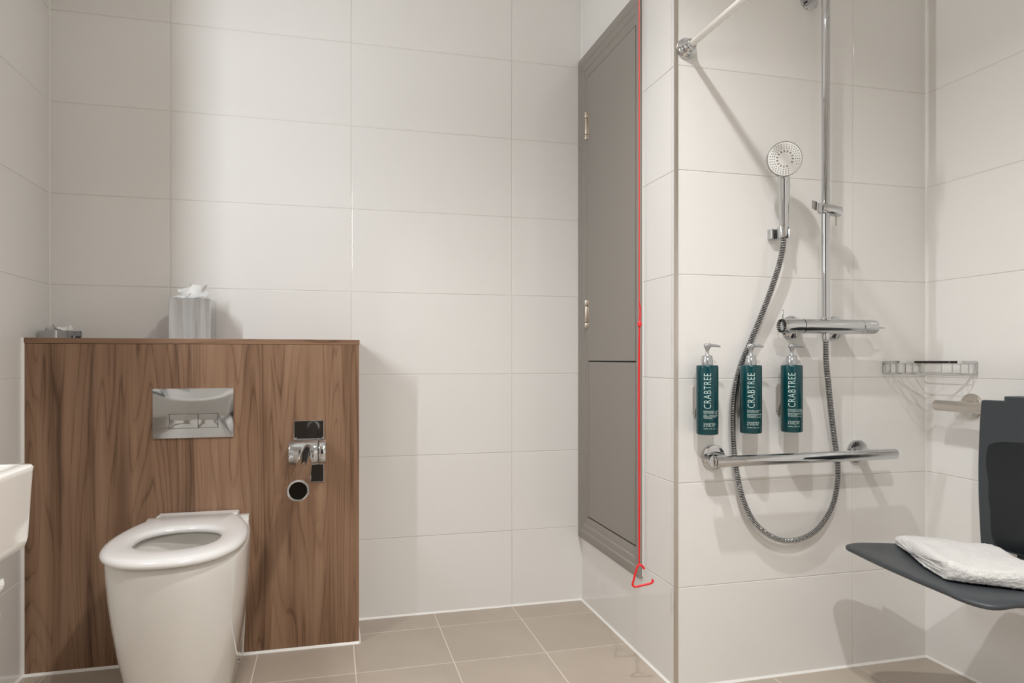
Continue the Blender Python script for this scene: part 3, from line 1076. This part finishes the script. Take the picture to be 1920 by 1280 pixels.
t = thing('seat_rail', 'horizontal chrome rail on the right wall carrying the charcoal seat', 'grab bar', (XR, -1.3, .81))
SRX, SRZ = 1.084, .808
MB().cyl((SRX, -.885, SRZ), (SRX, -1.62, SRZ), .0158, 32, bev=.002).build('bar', M['satin'], t)
for y in (-.940, -1.565):
    rosette((XR, y, SRZ), (-1, 0, 0)).build('wall_flange', M['satin'], t, 30)
    MB().cyl((XR - .008, y, SRZ), (SRX + .004, y, SRZ), .0145, 28).build('post', M['satin'], t)
    MB().lathe((XR - .0095, y - .004, SRZ - .026), (-1, 0, 0), [(.006, 0), (.0055, .002), (.003, .0022)], 16).build('screw', M['chrome'], t)

# ------------------------------------------------------------------ hanging shower seat
t = thing('hanging_shower_chair', 'charcoal hanging shower seat with backrest and folded white towel on it', 'shower seat', (1.0, -1.2, .43))
bo = [(-1.062, .834), (-1.056, .76), (-1.052, .66), (-1.053, .56), (-1.060, .4395), (-1.10, .4365), (-1.28, .4355), (-1.46, .4395), (-1.468, .56), (-1.469, .66), (-1.465, .76), (-1.458, .836), (-1.26, .838)]
bo = rounded(bo, [.006, .02, .03, .03, .004, .02, .05, .004, .03, .03, .02, .006, .05], 3)
b = MB()
b.loft([[(1.0535, y, z) for y, z in bo], [(1.0535 + .014, y, z) for y, z in bo]])
b.build('backrest', M['seat_grey'], t, 40, .0025, 2)
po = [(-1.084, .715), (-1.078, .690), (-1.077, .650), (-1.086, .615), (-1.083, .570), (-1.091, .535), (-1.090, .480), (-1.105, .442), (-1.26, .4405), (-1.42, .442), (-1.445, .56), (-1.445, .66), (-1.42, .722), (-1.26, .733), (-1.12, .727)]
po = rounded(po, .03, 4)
MB().loft([[(1.0531, y, z) for y, z in po], [(1.0545, y, z) for y, z in po]]).build('backrest_pad', M['seat_pad'], t, 40)  # darker glossy patch with a wavy edge on the backrest front
MB().box((1.0535, -1.41, .832), (1.112, -1.128, .8475)).build('top_hook', M['seat_grey'], t, 0, .004, 3)
MB().box((1.1035, -1.41, .775), (1.112, -1.128, .834)).build('hook_lip', M['seat_grey'], t, 0, .003, 3)
# seat pan: plan outline, dished, with a rolled edge
so2 = [(.700, -.948), (.672, -1.10), (.655, -1.25), (.648, -1.37), (.672, -1.432), (.740, -1.440), (.85, -1.470), (1.03, -1.475), (1.050, -1.45), (1.050, -1.09), (1.035, -1.066), (.930, -1.005), (.830, -.962), (.755, -.936)]
so2 = rounded(so2, [.05, .05, .05, .05, .06, .05, .05, .03, .02, .02, .02, .05, .05, .05], 4)
scx, scy = .86, -1.21
rings = []


def seat_ring(k, z, drop=0.0):
    out = []
    for x, y in so2:
        X_, Y_ = scx + (x - scx) * k, scy + (y - scy) * k
        dz = -.012 * max(0.0, 1 - k * k) - .010 * max(0, (.72 - X_) / .08) * max(0, (-1.33 - Y_) / .1)
        out.append((X_, Y_, z + dz + drop))
    return out


rings = [seat_ring(.05, .4345), seat_ring(.35, .4345), seat_ring(.65, .4345), seat_ring(.85, .4340), seat_ring(.955, .4335), seat_ring(.99, .4315), seat_ring(1.0, .427), seat_ring(.995, .4215), seat_ring(.97, .4195), seat_ring(.85, .4195), seat_ring(.5, .4195), seat_ring(.05, .4195)]
MB().loft(rings).build('seat', M['seat_grey'], t, 60)
for y in (-1.17, -1.37):
    MB().box((.86, y - .012, .385), (1.075, y + .012, .4125)).build('seat_arm', M['seat_grey'], t, 0, .003)
    MB().box((1.066, y - .016, .33), (1.090, y + .016, .62)).build('back_strut', M['seat_grey'], t, 0, .003)
    MB().box((1.086, y - .014, .335), (XR, y + .014, .385)).build('wall_stay', M['seat_grey'], t, 0, .003)

# folded towel on the seat
A, B, C_, D_ = Vector((.845, -.972)), Vector((.703, -1.275)), Vector((.875, -1.435)), Vector((1.005, -1.105))


def towel_pt(u, v):
    a = A + (B - A) * u
    d = D_ + (C_ - D_) * u
    return a + (d - a) * v


def u_section():
    """folded-over section: (u along A->B, height) - open at the far end, folded at the near end"""
    pts = []
    top, mid0, mid1 = .040, .0170, .0190
    for k in range(15):
        pts.append((k / 14 * .97, 0.0))
    for k in range(1, 8):
        a = -pi / 2 + pi * k / 8
        pts.append((.97 + .032 * cos(a), top / 2 + top / 2 * sin(a)))
    for k in range(15):
        pts.append((.97 - k / 14 * .96, top))
    pts += [(.002, top - .004), (-.004, top - .010), (.004, mid1 + .001)]
    for k in range(1, 13):
        pts.append((k / 13 * .94, mid1))
    pts += [(.955, (mid0 + mid1) / 2)]
    for k in range(13, 0, -1):
        pts.append((k / 13 * .94, mid0))
    pts += [(.004, mid0 - .002), (-.006, mid0 / 2)]
    return pts


sec = u_section()
rings = []
NV = 22
for j in range(NV):
    v = j / (NV - 1)
    r = []
    edge = min(1.0, min(v, 1 - v) * 14)
    for uu_, h in sec:
        p = towel_pt(uu_, v + .02 * sin(7 * uu_) * (1 - v))
        thin = (.55 + .45 * edge ** .5) * (.60 + .40 * min(1, max(0, uu_ + .02) * 3.0))
        hh = h * thin
        zz = .4315 + hh
        q = Vector((p.x, p.y, zz))
        if h > .012:
            q.z += (.010 * noise3((p.x + .3, p.y, 0), 8) * min(1, h / .03) + .0045 * noise3((p.x, p.y, 2), 24)) * (.35 + .65 * edge)
        if h > .014:
            gap = max(0, (uu_ - .25)) * .017 * max(0, 1 - v * 5)
            q.z += gap if h > .018 else 0.0
        q.x += .003 * noise3((p.x, p.y, h * 5), 22)
        q.y += .003 * noise3((p.y, p.x, h * 5 + 3), 22)
        q.z = max(q.z, .4255 if h < .001 else .4315)
        r.append(q)
    rings.append(r)
tw = MB().loft(rings).build('bath_towel', M['towel'], None, 70)
sb = tw.modifiers.new('soft', 'SUBSURF')
sb.levels = sb.render_levels = 2
tx = bpy.data.textures.new('terry', 'CLOUDS')
tx.noise_scale = 0.006
tx.noise_depth = 1
dp = tw.modifiers.new('terry', 'DISPLACE')
dp.texture = tx
dp.texture_coords = 'LOCAL'
dp.strength = 0.0035
dp.mid_level = 0.5
tag(tw, 'folded white terry towel lying on the charcoal shower seat', 'towel')

# ------------------------------------------------------------------ corner wire basket
t = thing('corner_basket', 'small chrome wire basket in the tiled shower corner', 'basket', (XR, YS, .92))
cw, cd = .168, .180                      # reach along the shower wall and along the right wall
x0, y0 = XR - .004, YS - .004
fr = [(XR - cw, y0), (XR - cw, y0 - .030), (XR - cw + .016, y0 - .072), (XR - .085, y0 - .135), (XR - .050, y0 - cd + .012), (XR - .012, y0 - cd), (x0, y0 - cd)]
frs = catmull([(x, y, 0) for x, y in fr], 6)
zt, zb = .937, .902
MB().loft([[p + Vector((0, 0, zt)) + Vector((dx, dx, 0)) + Vector((0, 0, dz)) for dx, dz in ((-.0012, -.0035), (.0012, -.0035), (.0012, .0035), (-.0012, .0035))] for p in frs]).build('top_rim', M['chrome'], t, 40)
bb = [Vector((p.x, p.y, zb)) for p in frs]
MB().tube(bb, .0016, 8).build('bottom_rim', M['chrome'], t)
MB().tube([(XR - cw, y0, zt), (x0, y0, zt), (x0, y0 - cd, zt)], .0022, 8).build('back_rim', M['chrome'], t)
MB().tube([(XR - cw, y0, zb), (x0, y0, zb), (x0, y0 - cd, zb)], .0016, 8).build('back_rim', M['chrome'], t)
L = len(frs)
for k in range(0, L, 3):
    p = frs[k]
    MB().cyl((p.x, p.y, zb), (p.x, p.y, zt), .0014, 8).build('wire', M['chrome'], t)
for k in range(1, 6):
    xx = XR - cw + k * .028
    f_ = min(frs, key=lambda p: abs(p.x - xx))
    MB().tube([(xx, y0, zt - .004), (xx, y0, zb + .004), (xx, y0 - .004, zb), (xx, f_.y, zb)], .0014, 8).build('wire', M['chrome'], t)
for s in ((XR - cw + .01, YS, 0), (XR - .03, YS, 0)):
    MB().cyl((s[0], YS, zt - .003), (s[0], YS - .006, zt - .003), .006, 16).build('fixing', M['chrome'], t)

# ------------------------------------------------------------------ basin on the left wall, towel below it
t = thing('basin', 'white wall-hung basin with square edge at the left', 'basin', (-1.33, -1.7, .69))
BX, BYF, BYN = -1.094, -1.416, -1.98
b = MB()


def brect(ix, z, r=.022, drop=0.0):
    o = rounded([(XL, BYN + ix), (BX - ix, BYN + ix), (BX - ix, BYF - ix), (XL, BYF - ix)], [.001, r, r, .001], 6)
    return [(x, y, z - drop) for x, y in o]


b.loft([brect(.20, .650), brect(.04, .668), brect(.016, .671), brect(.008, .676), brect(.0055, .688), brect(.001, .783), brect(.000, .789), brect(.0025, .7925), brect(.016, .7935), brect(.022, .791), brect(.035, .765), brect(.070, .715), brect(.12, .700)])
b.build('bowl', M['ceramic'], t, 50)
MB().cyl((-1.36, -1.7, .676), (-1.36, -1.7, .55), .03, 24).cyl((-1.36, -1.7, .56), (XL, -1.7, .56), .016, 20).build('waste_pipe', M['seat_plastic'], t)
MB().cyl((-1.50, -1.7, .793), (-1.50, -1.7, .90), .018, 24, bev=.002).cyl((-1.50, -1.7, .885), (-1.37, -1.7, .875), .011, 20, bev=.001).build('tap', M['chrome'], t)

t = thing('towel_bar', 'chrome towel bar under the basin at the left', 'towel bar', (-1.2, -1.66, .63))
MB().tube([(-1.165, -1.44, .680), (-1.139, -1.44, .628), (-1.139, -1.90, .628), (-1.165, -1.90, .680)], .007, 14).build('bar', M['chrome'], t)

tw = MB()
for side, zlow, yfar, dx in ((1, .578, -1.466, .013), (-1, .497, -1.430, -.006)):
    rings = []
    for j in range(20):
        s = j / 19
        z = .628 + .010 * (1 - s) - (.628 - zlow) * s
        row_o, row_i = [], []
        for i in range(16):
            k = i / 15
            y = yfar + .012 * (1 - s) * -1 + (-1.86 - yfar) * k
            rr = .0085 * min(1.0, (1 - s) * 5 + .25) * min(1.0, min(k, 1 - k) * 14 + .3)
            x = -1.139 + dx * min(1, s * 3 + .2) + .004 * noise3((0, y, z), 11)
            row_o.append((x + rr, y, z))
            row_i.append((x - rr, y, z))
        rings.append(row_o + row_i[::-1])
    tw.loft(rings)
tw.tube([(-1.139, -1.455, .628), (-1.139, -1.86, .628)], .0165, 16)
o = tw.build('hand_towel', M['towel'], None, 70)
tag(o, 'white terry towel hanging under the basin at the left edge', 'towel')
